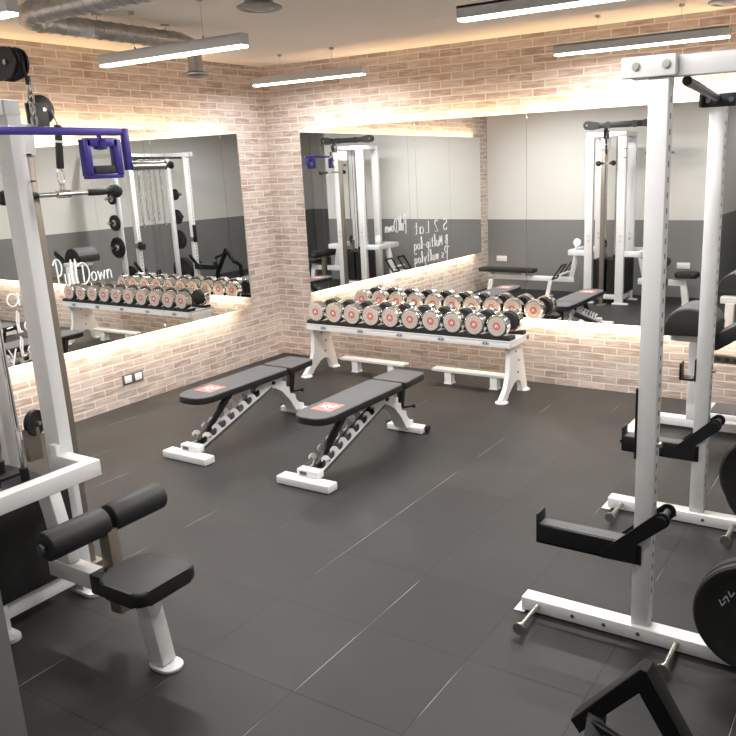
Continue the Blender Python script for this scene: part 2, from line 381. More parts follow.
# ------------------------------------------------------------------ ducts, diffusers
def duct(pts, r, label, spacing=.075):
    t = thing('ventilation_duct', label, 'duct', pts[0])
    bm = B(); P = [Vector(p) for p in pts]; n = 28
    # rib profile: the radius swells at every spiral seam
    st = []
    for a, b in zip(P, P[1:]):
        m_ = max(1, int(round((b-a).length/spacing)))
        for k in range(m_):
            for f, e in ((0, 0), (.40, 0), (.45, .0035), (.55, .0035), (.60, 0)):
                st.append((a+(b-a)*((k+f)/m_), e))
    st.append((P[-1], 0)); rings = []; px = None
    for i, (p, e) in enumerate(st):
        d = (st[min(i+1, len(st)-1)][0]-st[max(i-1, 0)][0]).normalized()
        x = d.cross(Vector((0, 0, 1))).normalized() if px is None else (px-d*px.dot(d)).normalized()
        px = x; y = d.cross(x)
        rings.append([bm.verts.new(p+(r+e)*(math.cos(2*PI*k/n)*x+math.sin(2*PI*k/n)*y)) for k in range(n)])
    for a, b in zip(rings, rings[1:]):
        for k in range(n): bm.faces.new((a[k], a[(k+1) % n], b[(k+1) % n], b[k]))
    bm.faces.new(rings[0][::-1]); bm.faces.new(rings[-1])
    obj('pipe', bm, 'duct', t)
    return t
ductA = [(5.9, -3.40, 2.86), (1.42, -3.40, 2.86), (1.34, -3.392, 2.858), (1.28, -3.36, 2.853), (1.24, -3.30, 2.848), (1.222, -3.23, 2.845)]
dA = duct(ductA, .062, 'large spiral metal air duct running across the top left below the ceiling', .085)
dB = duct([(1.22, -3.226, 2.845), (1.22, -2.20, 2.845)], .056, 'spiral metal air duct branch running away towards the brick corner', .085)
for (x0, y0, x1, y1, par) in ((1.22, -2.85, 1.22, -2.85, dB), (1.22, -2.3, 1.22, -2.3, dB), (2.2, -3.40, 2.2, -3.40, dA)):
    bm = B(); cyl(bm, (x0, y0, 2.895), (x0, y0, H), .004, n=8); cyl(bm, (x0, y0, H-.012), (x0, y0, H-.0005), .03, n=16); obj('hanger_rod', bm, 'steel', par)
bm = B(); lathe(bm, [(.0565, 0), (.0565, .03), (.05, .05), (.05, .07)], (1.22, -2.20, 2.845), (0, 1, 0)); obj('end_collar', bm, 'steel', dB)
bm = B(); tube(bm, [(1.22, -2.15, 2.845), (1.235, -2.10, 2.83), (1.25, -2.085, 2.78), (1.25, -2.085, 2.70)], .05, 20); obj('drop_pipe', bm, 'duct', dB)
def diffuser(x, y, z, r, label):
    t = thing('air_diffuser', label, 'air vent', (x, y, z), 'round ceiling air diffusers')
    bm = B(); lathe(bm, [(r*.62, H-z-.001), (r*.62, .04), (r*.66, .035), (r, .012), (r, .004), (r*.9, 0), (r*.86, .004), (r*.6, .022)], (x, y, z), (0, 0, 1)); obj('outer_ring', bm, 'duct', t)
    bm = B(); lathe(bm, [(.01, -.012), (r*.3, -.008), (r*.62, .006), (r*.62, .010), (r*.3, .01)], (x, y, z), (0, 0, 1)); obj('inner_cone', bm, 'duct', t)
diffuser(2.40, -2.66, 2.845, .13, 'round metal ceiling diffuser at the top, left of the photo\'s middle')
diffuser(4.60, -.82, 2.845, .12, 'round metal ceiling diffuser cut by the top right corner')
t = thing('air_diffuser', 'small round diffuser hanging at the far end of the duct near the brick corner', 'air vent', (1.25, -2.085, 2.62), 'round ceiling air diffusers')
bm = B(); lathe(bm, [(.05, .08), (.055, .03), (.10, .012), (.10, .004), (.085, 0)], (1.25, -2.085, 2.62), (0, 0, 1)); obj('outer_ring', bm, 'duct', t)
bm = B(); lathe(bm, [(.01, -.02), (.05, -.012), (.065, -.004), (.05, .002)], (1.25, -2.085, 2.62), (0, 0, 1)); obj('inner_cone', bm, 'duct', t)

# ------------------------------------------------------------------ sockets
def socket(p, normal, n, label, frame='darkframe'):
    t = thing('wall_socket', label, 'socket', p)
    x, y, z = p
    if normal == 'x':
        bm = B(); box2(bm, (.001, y-.055*n, z-.045), (.010, y+.055*n, z+.045), .004); obj('frame', bm, frame, t)
        for k in range(n):
            c = y-.055*n+.055+.11*k
            bm = B(); box2(bm, (.0105, c-.036, z-.032), (.016, c+.036, z+.032), .003); obj('socket_plate', bm, 'plastic', t)
    else:
        bm = B(); box2(bm, (x-.045*n, YF+.001, z-.043), (x+.045*n, YF+.010, z+.043), .003); obj('plate', bm, 'plastic', t)
        for k in range(n):
            c = x-.045*n+.045+.09*k
            bm = B(); box2(bm, (c-.02, YF+.0105, z-.015), (c+.02, YF+.013, z+.015), .001); obj('switch', bm, 'plastic', t)
socket((0, -2.0, .225), 'x', 2, 'double wall socket with dark frame low on the left brick wall')
socket((.24, YF, .47), 'y', 2, 'white wall socket on the grey wall seen in the mirror behind the long black bench')
socket((3.05, YF, .45), 'y', 2, 'white wall socket on the grey wall, reflected between the two rack uprights')

# ------------------------------------------------------------------ dumbbell rack
def dumbbell_rack():
    x0, x1 = .88, 3.01
    t = thing('dumbbell_rack', 'white steel dumbbell rack below the back mirror', 'dumbbell rack', (1.92, -.45, 0))
    for x in (.885, 2.955):
        poly = [(-.74, .012), (-.62, .012), (-.60, .05), (-.50, .12), (-.42, .14), (-.36, .11), (-.33, .012), (-.22, .012), (-.23, .05), (-.25, .12), (-.30, .30), (-.33, .4965), (-.60, .4965), (-.57, .36), (-.585, .22), (-.64, .10), (-.74, .03)]
        bm = B(); prism(bm, poly, 'x', x-.02, x+.02, .004); obj('side_panel', bm, 'white', t)
        for y in (-.70, -.26):
            bm = B(); lathe(bm, [(.055, 0), (.055, .008), (.045, .014), (.01, .015)], (x, y, 0), (0, 0, 1)); obj('foot_pad', bm, 'white', t)
        for (y, z) in ((-.42, .20), (-.40, .30), (-.46, .39)):
            bm = B(); cyl(bm, (x-.024, y, z), (x+.026, y, z), .009, n=12); obj('bolt', bm, 'dark_print', t)
    bm = B(); beam(bm, (x0, -.635, .482), (x1, -.635, .482), .018, .055); box2(bm, (x0, -.644, .497), (x1, -.26, .513), .003); beam(bm, (x0, -.28, .482), (x1, -.28, .482), .05, .05)
    box2(bm, (x0, -.64, .457), (x0+.012, -.27, .508)); box2(bm, (x1-.012, -.64, .457), (x1, -.27, .508))
    obj('tray', bm, 'white', t)
    return t
dumbbell_rack()
rk = [o for o in COL.objects if o.name == 'dumbbell_rack'][0]
for k in range(5):
    cx = 1.085+k*.425
    bm = B(); prism(bm, circ(cx, .483, .016, 20, .038), 'y', -.6475, -.6445); obj('weight_tag', bm, 'grey_print', rk, label='grey oval weight tag')
    bm = B()
    for s in (-1, 1):
        prism(bm, circ(cx+s*.013, .483, .009, 12, .007), 'y', -.6495, -.6478)
    obj('tag_number', bm, 'dark_print', rk)
PIT = .2105; X0 = .985
for s, yy in ((0, -.555), (1, -.335)):
    bm = B(); pts = []
    n = 200; xa, xb = X0-.10, X0+9*PIT+.125
    for i in range(n+1):
        x = xa+(xb-xa)*i/n; ph = (x-X0)/PIT*2*PI
        pts.append((x, .5235+.018*(1-math.cos(ph))/2+.004))
    poly = [(xa, .5145)]+[(xb, .5145)]+pts[::-1]
    prism(bm, poly, 'y', yy-(.03 if s else .082), yy+.03); obj('saddle_strip', bm, 'rubber', rk)

def dumbbell():
    """axis along y, centre at origin"""
    t = thing('dumbbell', '', 'dumbbell', (0, 0, 0), 'chrome dumbbells on the white rack')
    R_ = .094
    bm = B(); cyl(bm, (0, -.07, 0), (0, .07, 0), .016); lathe(bm, [(.016, -.03), (.019, 0), (.016, .03)], (0, 0, 0), (0, 1, 0), 20); obj('handle', bm, 'chrome', t)
    for s in (-1, 1):
        bm = B(); lathe(bm, [(.03, .05), (R_-.02, .05), (R_-.014, .056), (R_-.014, .090), (R_-.018, .093), (.03, .093)], (0, 0, 0), (0, s, 0)); obj('rubber_weight', bm, 'rubber', t)
        bm = B(); lathe(bm, [(.03, .0935), (R_-.006, .0935), (R_, .099), (R_, .163), (R_-.007, .170), (R_-.012, .170), (R_-.014, .167), (.03, .167)], (0, 0, 0), (0, s, 0)); h = obj('chrome_head', bm, 'chrome', t)
        bm = B(); lathe(bm, [(.078, .1672), (.078, .1695), (.04, .1696)], (0, 0, 0), (0, s, 0)); obj('face_disc', bm, 'disc', h)
        bm = B(); lathe(bm, [(.036, .1698), (.036, .1715), (.002, .172)], (0, 0, 0), (0, s, 0), 24); obj('red_badge', bm, 'red', h, label='red round badge with a white mark')
        bm = B()
        # white mark: two slanting strokes of a small emblem and dots ring
        beam(bm, (-.012, s*.1725, -.012), (-.002, s*.1725, .014), .006, .0012, 0, (0, 1, 0)); beam(bm, (-.002, s*.1725, .014), (.012, s*.1725, -.010), .006, .0012, 0, (0, 1, 0))
        beam(bm, (-.010, s*.1725, -.002), (.012, s*.1725, .006), .004, .0012, 0, (0, 1, 0))
        obj('white_mark', bm, 'mark', h)
        bm = B()
        for k in range(14):
            a = 2*PI*k/14
            if 0.3 < abs(math.sin(a)): cyl(bm, (.055*math.cos(a), s*.1695, .055*math.sin(a)), (.055*math.cos(a), s*.1706, .055*math.sin(a)), .0045, n=8)
        obj('face_lettering', bm, 'red', h)
    return t
ORD = ['first', 'second', 'third', 'fourth', 'fifth', 'sixth', 'seventh', 'eighth', 'ninth', 'tenth']
db0 = dumbbell()
for k in range(10):
    d = db0 if k == 0 else dup(db0)
    d.location = (X0+k*PIT, -.455, .6285)
    d.rotation_euler = (0, 0, 0)
    if k == 0: lab = 'chrome dumbbell at the left end of the rack, nearest the brick corner'
    elif k == 9: lab = 'chrome dumbbell at the right end of the rack, its black and chrome side showing'
    elif k < 5: lab = 'chrome dumbbell, %s from the left end of the rack' % ORD[k]
    else: lab = 'chrome dumbbell, %s from the right end of the rack' % ORD[9-k]
    d['label'] = lab

# low white bars under the rack
def low_bar(xa, xb, label):
    t = thing('low_step_bar', label, 'step bar', ((xa+xb)/2, -.34, 0), 'low white bars under the dumbbell rack')
    bm = B(); box2(bm, (xa, -.39, .112), (xb, -.29, .137), .005); obj('top_plate', bm, 'white', t)
    for x in (xa+.16, xb-.16):
        bm = B(); box2(bm, (x-.035, -.375, .006), (x+.035, -.305, .1115), .004); box2(bm, (x-.04, -.385, 0.0005), (x+.04, -.295, .008), .002); obj('foot', bm, 'white', t)
    return t
low_bar(1.06, 1.80, 'low white bar on two feet under the left half of the dumbbell rack')
low_bar(2.10, 2.88, 'low white bar on two feet under the right half of the dumbbell rack')

# ------------------------------------------------------------------ adjustable benches (long axis y, head towards -y)
def bench(cx, label):
    t = thing('adjustable_bench', label, 'weight bench', (cx, -2.2, 0), 'black adjustable benches with red badge')
    g = lambda x, y, z: (cx+x, y, z)
    zp = .395
    # back pad
    poly = [(cx+u, v) for u, v in [(-.04, -2.772), (.04, -2.772), (.085, -2.76), (.12, -2.725), (.142, -2.665), (.148, -1.88), (.125, -1.855), (-.125, -1.855), (-.148, -1.88), (-.142, -2.665), (-.12, -2.725), (-.085, -2.76)]]
    bm = B(); prism(bm, poly, 'z', zp, zp+.055, .012); 
    pad = obj('back_pad', bm, ['vinyl_side', 'vinyl'], t)
    for p in pad.data.polygons:
        if p.normal.z > .6: p.material_index = 1
    bm = B(); prism(bm, [(cx-.085, -2.62), (cx+.075, -2.62), (cx+.075, -2.46), (cx-.085, -2.46)], 'z', zp+.0552, zp+.0562); obj('red_badge', bm, 'red', pad, label='red square badge with white emblem')
    bm = B()
    ze = zp+.0573
    for a, b_, w in (((-.04, -2.60), (-.015, -2.545), .016), ((-.015, -2.545), (.02, -2.59), .016), ((.02, -2.59), (.045, -2.54), .016), ((-.05, -2.56), (-.01, -2.60), .012), ((0, -2.62), (.035, -2.625), .010)):
        beam(bm, (cx+a[0], a[1]+.04, ze), (cx+b_[0], b_[1]+.04, ze), w, .0012, 0)
    obj('white_emblem', bm, 'mark', pad)
    bm = B(); box2(bm, (cx-.05, -2.70, zp-.018), (cx+.05, -2.0, zp-.001), .003); obj('pad_plate', bm, 'black', t)
    # seat pad
    poly = [(cx+u, v) for u, v in [(-.145, -1.83), (.145, -1.83), (.15, -1.80), (.135, -1.56), (.115, -1.53), (-.115, -1.53), (-.135, -1.56), (-.15, -1.80)]]
    bm = B(); prism(bm, poly, 'z', zp, zp+.055, .012)
    sp = obj('seat_pad', bm, ['vinyl_side', 'vinyl'], t)
    for p in sp.data.polygons:
        if p.normal.z > .6: p.material_index = 1
    bm = B(); box2(bm, (cx-.045, -1.80, zp-.02), (cx+.045, -1.58, zp-.001), .003); beam(bm, g(0, -1.66, zp-.02), g(0, -1.70, .20), .045, .045); obj('seat_bracket', bm, 'black', t)
    # feet
    bm = B(); box2(bm, (cx-.21, -2.86, .004), (cx+.21, -2.765, .055), .006); obj('front_foot', bm, 'white', t)
    bm = B(); box2(bm, (cx-.085, -2.80, .0555), (cx+.085, -2.735, .105), .006); fb = obj('foot_bracket', bm, 'white', t)
    bm = B(); box2(bm, (cx-.06, -2.803, .068), (cx-.005, -2.8005, .092)); obj('dark_label', bm, 'dark_print', fb)
    bm = B(); box2(bm, (cx-.15, -1.665, .004), (cx+.16, -1.57, .05), .006); obj('rear_foot', bm, 'white', t)
    for s in (-1, 1):
        bm = B(); cyl(bm, g(s*.161, -1.60, .032), g(s*.185, -1.60, .032), .026); obj('transport_wheel', bm, 'rubber', t)
    # ladder plates with hooks
    P0 = Vector((0, -2.72, .095)); P1 = Vector((0, -1.96, .345)); d = (P1-P0); L = d.length; d.normalize(); nrm = Vector((0, -d.z, d.y))
    for s in (-1, 1):
        bm = B(); x = cx+s*.052
        top = []; n = 8
        # wave: scooped hooks along the upper edge
        for i in range(n):
            a = i/n*L; w = L/n
            for (u, v) in ((0, .004), (.16, -.010), (.44, -.012), (.60, .004), (.58, .030), (.42, .044), (.24, .040), (.30, .058), (.60, .062), (.86, .044), (.97, .02)):
                q = P0+d*(a+u*w)+nrm*(v); top.append((q.y, q.z))
        q = P0+d*L+nrm*.03; top.append((q.y, q.z))
        q = P0+d*L-nrm*.022; e1 = (q.y, q.z); q = P0-nrm*.022; e0 = (q.y, q.z)
        prism(bm, [e0]+top+[e1], 'x', x-.004, x+.004)
        obj('hook_ladder', bm, 'white', t)
    bm = B(); beam(bm, (cx, P0.y, P0.z-.035), (cx, P1.y, P1.z-.035), .112, .024); obj('ladder_spine', bm, 'dark_print', t)
    # black strut from the foot to the underside of the back pad
    bm = B()
    beam(bm, g(0, -2.70, .10), g(0, -2.34, zp-.01), .04, .04)
    obj('support_strut', bm, 'black', t)
    bm = B(); cyl(bm, g(-.075, -2.66, .135), g(.075, -2.66, .135), .009, n=12); obj('lock_bar', bm, 'chrome', t)
    # rear arched leg, two side plates
    for s in (-1, 1):
        bm = B(); x = cx+s*.05
        poly = [(-2.10, .355), (-2.02, .385), (-1.90, .388), (-1.84, .36), (-1.845, .33), (-1.80, .32), (-1.80, .275), (-1.765, .265), (-1.76, .21), (-1.705, .19), (-1.69, .14), (-1.61, .05), (-1.70, .05), (-1.77, .16), (-1.85, .25), (-1.93, .30), (-2.02, .31), (-2.10, .30)]
        prism(bm, poly, 'x', x-.005, x+.005); obj('rear_leg_plate', bm, 'white', t)
    bm = B()
    prism(bm, [(-1.65, .05), (-1.75, .19), (-1.84, .285), (-1.94, .34), (-1.92, .30), (-1.85, .25), (-1.77, .16), (-1.71, .05)], 'x', cx-.044, cx+.044); obj('rear_leg_web', bm, 'grey_paint', t)
    bm = B(); beam(bm, g(-.04, -1.60, .065), g(.04, -1.60, .065), .03, .03); beam(bm, g(0, -1.62, .05), g(0, -1.74, .16), .05, .03); obj('rear_gusset', bm, 'white', t)
    bm = B(); cyl(bm, g(-.07, -1.95, .345), g(.07, -1.95, .345), .014, n=16); obj('pivot_bolt', bm, 'black', t)
    bm = B(); cyl(bm, g(.0, -1.70, .20), g(.085, -1.66, .215), .007, n=10); lathe(bm, [(.006, 0), (.016, .004), (.016, .02), (.008, .024)], g(.085, -1.66, .215), (1, .4, .1), 16); obj('adjusting_knob', bm, 'black', t)
    return t
bench(1.54, 'black padded adjustable bench with red badge, left one, nearer the left brick wall')
bench(2.60, 'black padded adjustable bench with red badge, right one, nearer the power rack')

# ------------------------------------------------------------------ power rack
def power_rack():
    t = thing('power_rack', 'white power rack with black safety arms at the right of the photo', 'squat rack', (5.0, -2.83, 0))
    YN, YFr = -3.43, -2.23
    xu = {YN: 4.904, YFr: 4.863}; xr = {YN: 5.36, YFr: 5.24}
    for y in (YN, YFr):
        bm = B(); x = xu[y]
        box2(bm, (x-.036, y-.036, .0685), (x+.036, y+.036, 2.22), .004); up = obj('upright', bm, 'white', t)
        bm = B()
        for k in range(36):
            z = .22+k*.055
            prism(bm, rrect(y-.007, z-.011, y+.007, z+.011, .006, 3), 'x', x+.0362, x+.0366)
            prism(bm, rrect(y-.007, z-.011, y+.007, z+.011, .006, 3), 'x', x-.0366, x-.0362)
        obj('adjustment_hole_row', bm, 'dark_print', up)
        bm = B(); xx = xr[y]; box2(bm, (xx-.032, y-.032, .0685), (xx+.032, y+.032, 2.2), .004); obj('rear_upright', bm, 'white', t)
        bm = B(); box2(bm, (4.38, y-.055, .006), (5.95, y+.02, .068), .005); obj('base_rail', bm, 'white', t)
        for fx in (4.35, 5.60):
            bm = B(); box2(bm, (fx, y-.07, .0005), (fx+.05, y+.05, .0055), .003); obj('foot_plate', bm, 'white', t)
        for x in (4.46, 5.06):
            bm = B(); cyl(bm, (x, y-.056, .045), (x, y-.25, .045), .011, n=16); cyl(bm, (x, y-.25, .045), (x, y-.262, .045), .027, n=20); obj('band_peg', bm, 'steel', t, label='steel band peg')
        for x in (4.62, 4.76, 4.905, 5.3):
            bm = B(); cyl(bm, (x, y-.0565, .038), (x, y-.0555, .038), .009, n=12); obj('rail_hole', bm, 'dark_print', t)
        bm = B(); beam(bm, (4.80, y+.012, 2.254), (5.95, y+.012, 2.254), .058, .068); obj('top_beam', bm, 'white', t)
    bm = B(); box2(bm, (4.775, YN-.055, 2.222), (4.965, YN-.02, 2.292), .004); sl = obj('beam_bracket', bm, 'white', t)
    for x in (4.83, 4.935):
        bm = B(); cyl(bm, (x, YN-.0655, 2.258), (x, YN-.0555, 2.258), .012, n=6); cyl(bm, (x, YN-.0585, 2.258), (x, YN-.0552, 2.258), .016, n=20); obj('bolt', bm, 'steel', sl)
    # cross beams at the back
    bm = B(); beam(bm, (5.36, YN+.05, 2.254), (5.24, YFr-.05, 2.254), .06, .06); obj('rear_cross_beam', bm, 'white', t)
    bm = B(); beam(bm, (5.9, YN+.03, .043), (5.9, YFr-.03, .043), .06, .06); obj('rear_base_rail', bm, 'white', t)
    # black pull-up bar
    bm = B(); cyl(bm, (4.985, YN+.03, 2.205), (4.86, YFr-.03, 2.205), .017); obj('pull_up_bar', bm, 'black', t, label='black pull-up bar')
    bm = B(); box2(bm, (4.80, YFr-.040, 2.165), (4.945, YFr-.028, 2.225), .002); box2(bm, (4.79, YFr-.10, 2.165), (4.80, YFr-.03, 2.225)); pp = obj('pull_up_bracket', bm, 'black', t)
    for x in (4.82, 4.925):
        bm = B(); cyl(bm, (x, YFr-.0505, 2.195), (x, YFr-.0405, 2.195), .012, n=16); obj('bolt', bm, 'dark_print', pp)
    # safety arms
    for y, x, z, nm in ((YN, 4.904, .345, 'near'), (YFr, 4.863, .36, 'far')):
        bm = B(); box2(bm, (4.455, y-.042, z), (x+.0, y-.036, z+.085), .001); box2(bm, (4.455, y+.036, z), (x+.0, y+.042, z+.085), .001)
        box2(bm, (4.455, y-.042, z), (x-.038, y+.042, z+.008)); box2(bm, (4.447, y-.043, z), (4.456, y+.043, z+.135), .002)
        a = obj('safety_arm', bm, 'black', t, label='black steel safety arm')
        bm = B(); box2(bm, (4.457, y-.033, z+.009), (x-.04, y+.033, z+.088), .004); obj('liner', bm, 'vinyl', a)
        bm = B()
        p0 = Vector((x-.17, 0, z+.01)); p1 = Vector((x+.078, 0, z+.22))
        for s in (-1, 1):
            yy = y+s*.047; dd = (p1-p0).normalized(); nn = Vector((-dd.z, 0, dd.x))
            poly = [p0-nn*.01, p0+Vector((.15, 0, -.005)), p0+Vector((.155, 0, .085)), p1-nn*.032]+[p1+Vector((.032*math.cos(a_), 0, .032*math.sin(a_))) for a_ in (-.6, -.1, .4, .9, 1.4, 1.9)]+[p1+nn*.032, p0+nn*.012]
            prism(bm, [(v.x, v.z) for v in poly], 'y', yy-.004, yy+.004)
        obj('gusset_plate', bm, 'black', a)
        bm = B(); cyl(bm, (p1.x, y-.062, p1.z), (p1.x, y+.055, p1.z), .014, n=16); obj('lock_pin', bm, 'dark_print', a)
        bm = B(); cyl(bm, (p1.x, y-.052, p1.z), (p1.x, y-.07, p1.z), .022, n=20); obj('pin_knob', bm, 'black', a)
    # j-cups on the inner side of the uprights
    for y, x, z in ((YN, 4.904, .80), (YFr, 4.863, .80)):
        bm = B(); s = 1
        yy = y
        box2(bm, (x-.044, y-.040, z), (x-.037, y+.040, z+.29 if y == YN else z+.12), .002)
        if y == YFr:
            box2(bm, (x-.12, y-.035, z), (x-.048, y+.035, z+.012), .002); box2(bm, (x-.122, y-.035, z), (x-.112, y+.035, z+.09), .002)
        obj('bar_hook', bm, 'black', t)
        bm = B(); box2(bm, (x-.0375, y+.0365, z+.02), (x+.03, y+.045, z+.1), .002); cyl(bm, (x+.037, y, z+.06), (x+.055, y, z+.06), .012, n=12); obj('hook_clamp', bm, 'steel', t)
    # storage pegs
    for (x, y, s) in ((5.36, YN, -1), (5.24, YFr, -1), (5.24, YFr, 1)):
        for z in (.29, .83, 1.22, 1.60):
            if s == -1 and y == YFr and z != .29: continue
            if s == 1 and z == .29: continue
            if y == YN: q = x-.03
            bm = B(); cyl(bm, (x, y+s*.033, z), (x, y+s*.23, z), .024, n=20); cyl(bm, (x, y+s*.033, z), (x, y+s*.045, z), .034, n=20); obj('storage_peg', bm, 'chrome', t)
    return t
power_rack()

def weight_plate(x, y, z, r, th, label, s):
    """s: side (y direction) the plate faces"""
    t = thing('weight_plate', label, 'weight plate', (x, y, z), 'black plates on the rack pegs')
    bm = B()
    n = 56; prof = [(.0255, 0), (.055, 0), (.06, .004), (.07, .006), (r*.80, .006), (r*.86, 0), (r-.008, -.001), (r, .006), (r, th-.006), (r-.008, th+.001), (r*.86, th), (r*.80, th-.006), (.07, th-.006), (.06, th-.004), (.055, th), (.0255, th)]
    mt = Matrix.Translation(Vector((x, y, z))) @ frame_of((0, s, 0)); rings = []
    for rr, tt in prof: rings.append([bm.verts.new(mt @ Vector((rr*math.cos(2*PI*k/n), rr*math.sin(2*PI*k/n), tt))) for k in range(n)])
    rings.append(rings[0])
    for a, b in zip(rings, rings[1:]):
        for k in range(n): bm.faces.new((a[k], a[(k+1) % n], b[(k+1) % n], b[k]))
    obj('disc', bm, 'rubber', t)
    bm = B(); lathe(bm, [(.026, th+.0005), (.05, th+.0015), (.05, th+.003), (.0262, th+.004)], (x, y, z), (0, s, 0), 32); obj('hub_ring', bm, 'steel', t)
    if 'lettering' in label:
        yy = y+s*(th+.0005)
        for k, a in enumerate((158, 146, 134)):
            a = math.radians(a); c = Vector((x+.125*math.cos(a), yy, z+.125*math.sin(a)))
            bm = B()
            w_ = .011
            P3 = [(-w_, w_), (0, -w_), (w_, w_)] if k != 1 else [(-w_, -w_), (0, w_), (w_, -w_)]
            for p, q in zip(P3, P3[1:]): beam(bm, c+Vector((p[0], 0, p[1])), c+Vector((q[0], 0, q[1])), .005, .0012, 0, (0, 1, 0))
            obj('raised_letter', bm, 'grey_print', t)
    return t
weight_plate(5.36, -3.505, .29, .222, .045, 'large black weight plate at the right edge, outer one on the near rack side', -1)
weight_plate(5.36, -3.56, .29, .222, .035, 'large black weight plate with grey lettering, foremost at the right edge', -1)
weight_plate(5.24, -2.31, .29, .225, .045, 'large black weight plate on the far rack side, above the far base rail', -1)
for y, x, s, nm in ((-3.43, 5.36, -1, 'near'), (-2.23, 5.24, 1, 'far')):
    for z, r, sz in ((.83, .165, 'large'), (1.22, .125, 'medium'), (1.60, .095, 'small')):
        weight_plate(x, y+s*.08, z, r, .035, '%s black plate high on the %s rear rack post, reflected left' % (sz, nm), s)

# chains hung on the rack's rear beam
for k in range(5):
    bm = B(); y = -2.74-k*.125; x = 5.24+.12*(-2.23-y)/1.2+.005
    n = 21 if k % 2 else 23
    for j in range(n):
        z = 2.185-j*.048; w, hh = .019, .032
        c = []
        for q in range(13):
            a = 2*PI*q/12; u, v = w*math.cos(a), hh*math.sin(a)
            c.append((x+(u if j % 2 else 0), y+(0 if j % 2 else u), z+v))
        tube(bm, c, .006, 6)
    o = obj('steel_chain', bm, 'chrome', None)
    tag(o, 'steel chain in the left mirror, %s of the five' % ['leftmost', 'second from left', 'middle', 'second from right', 'rightmost'][k], 'chain', 'steel chains hanging from the rack')

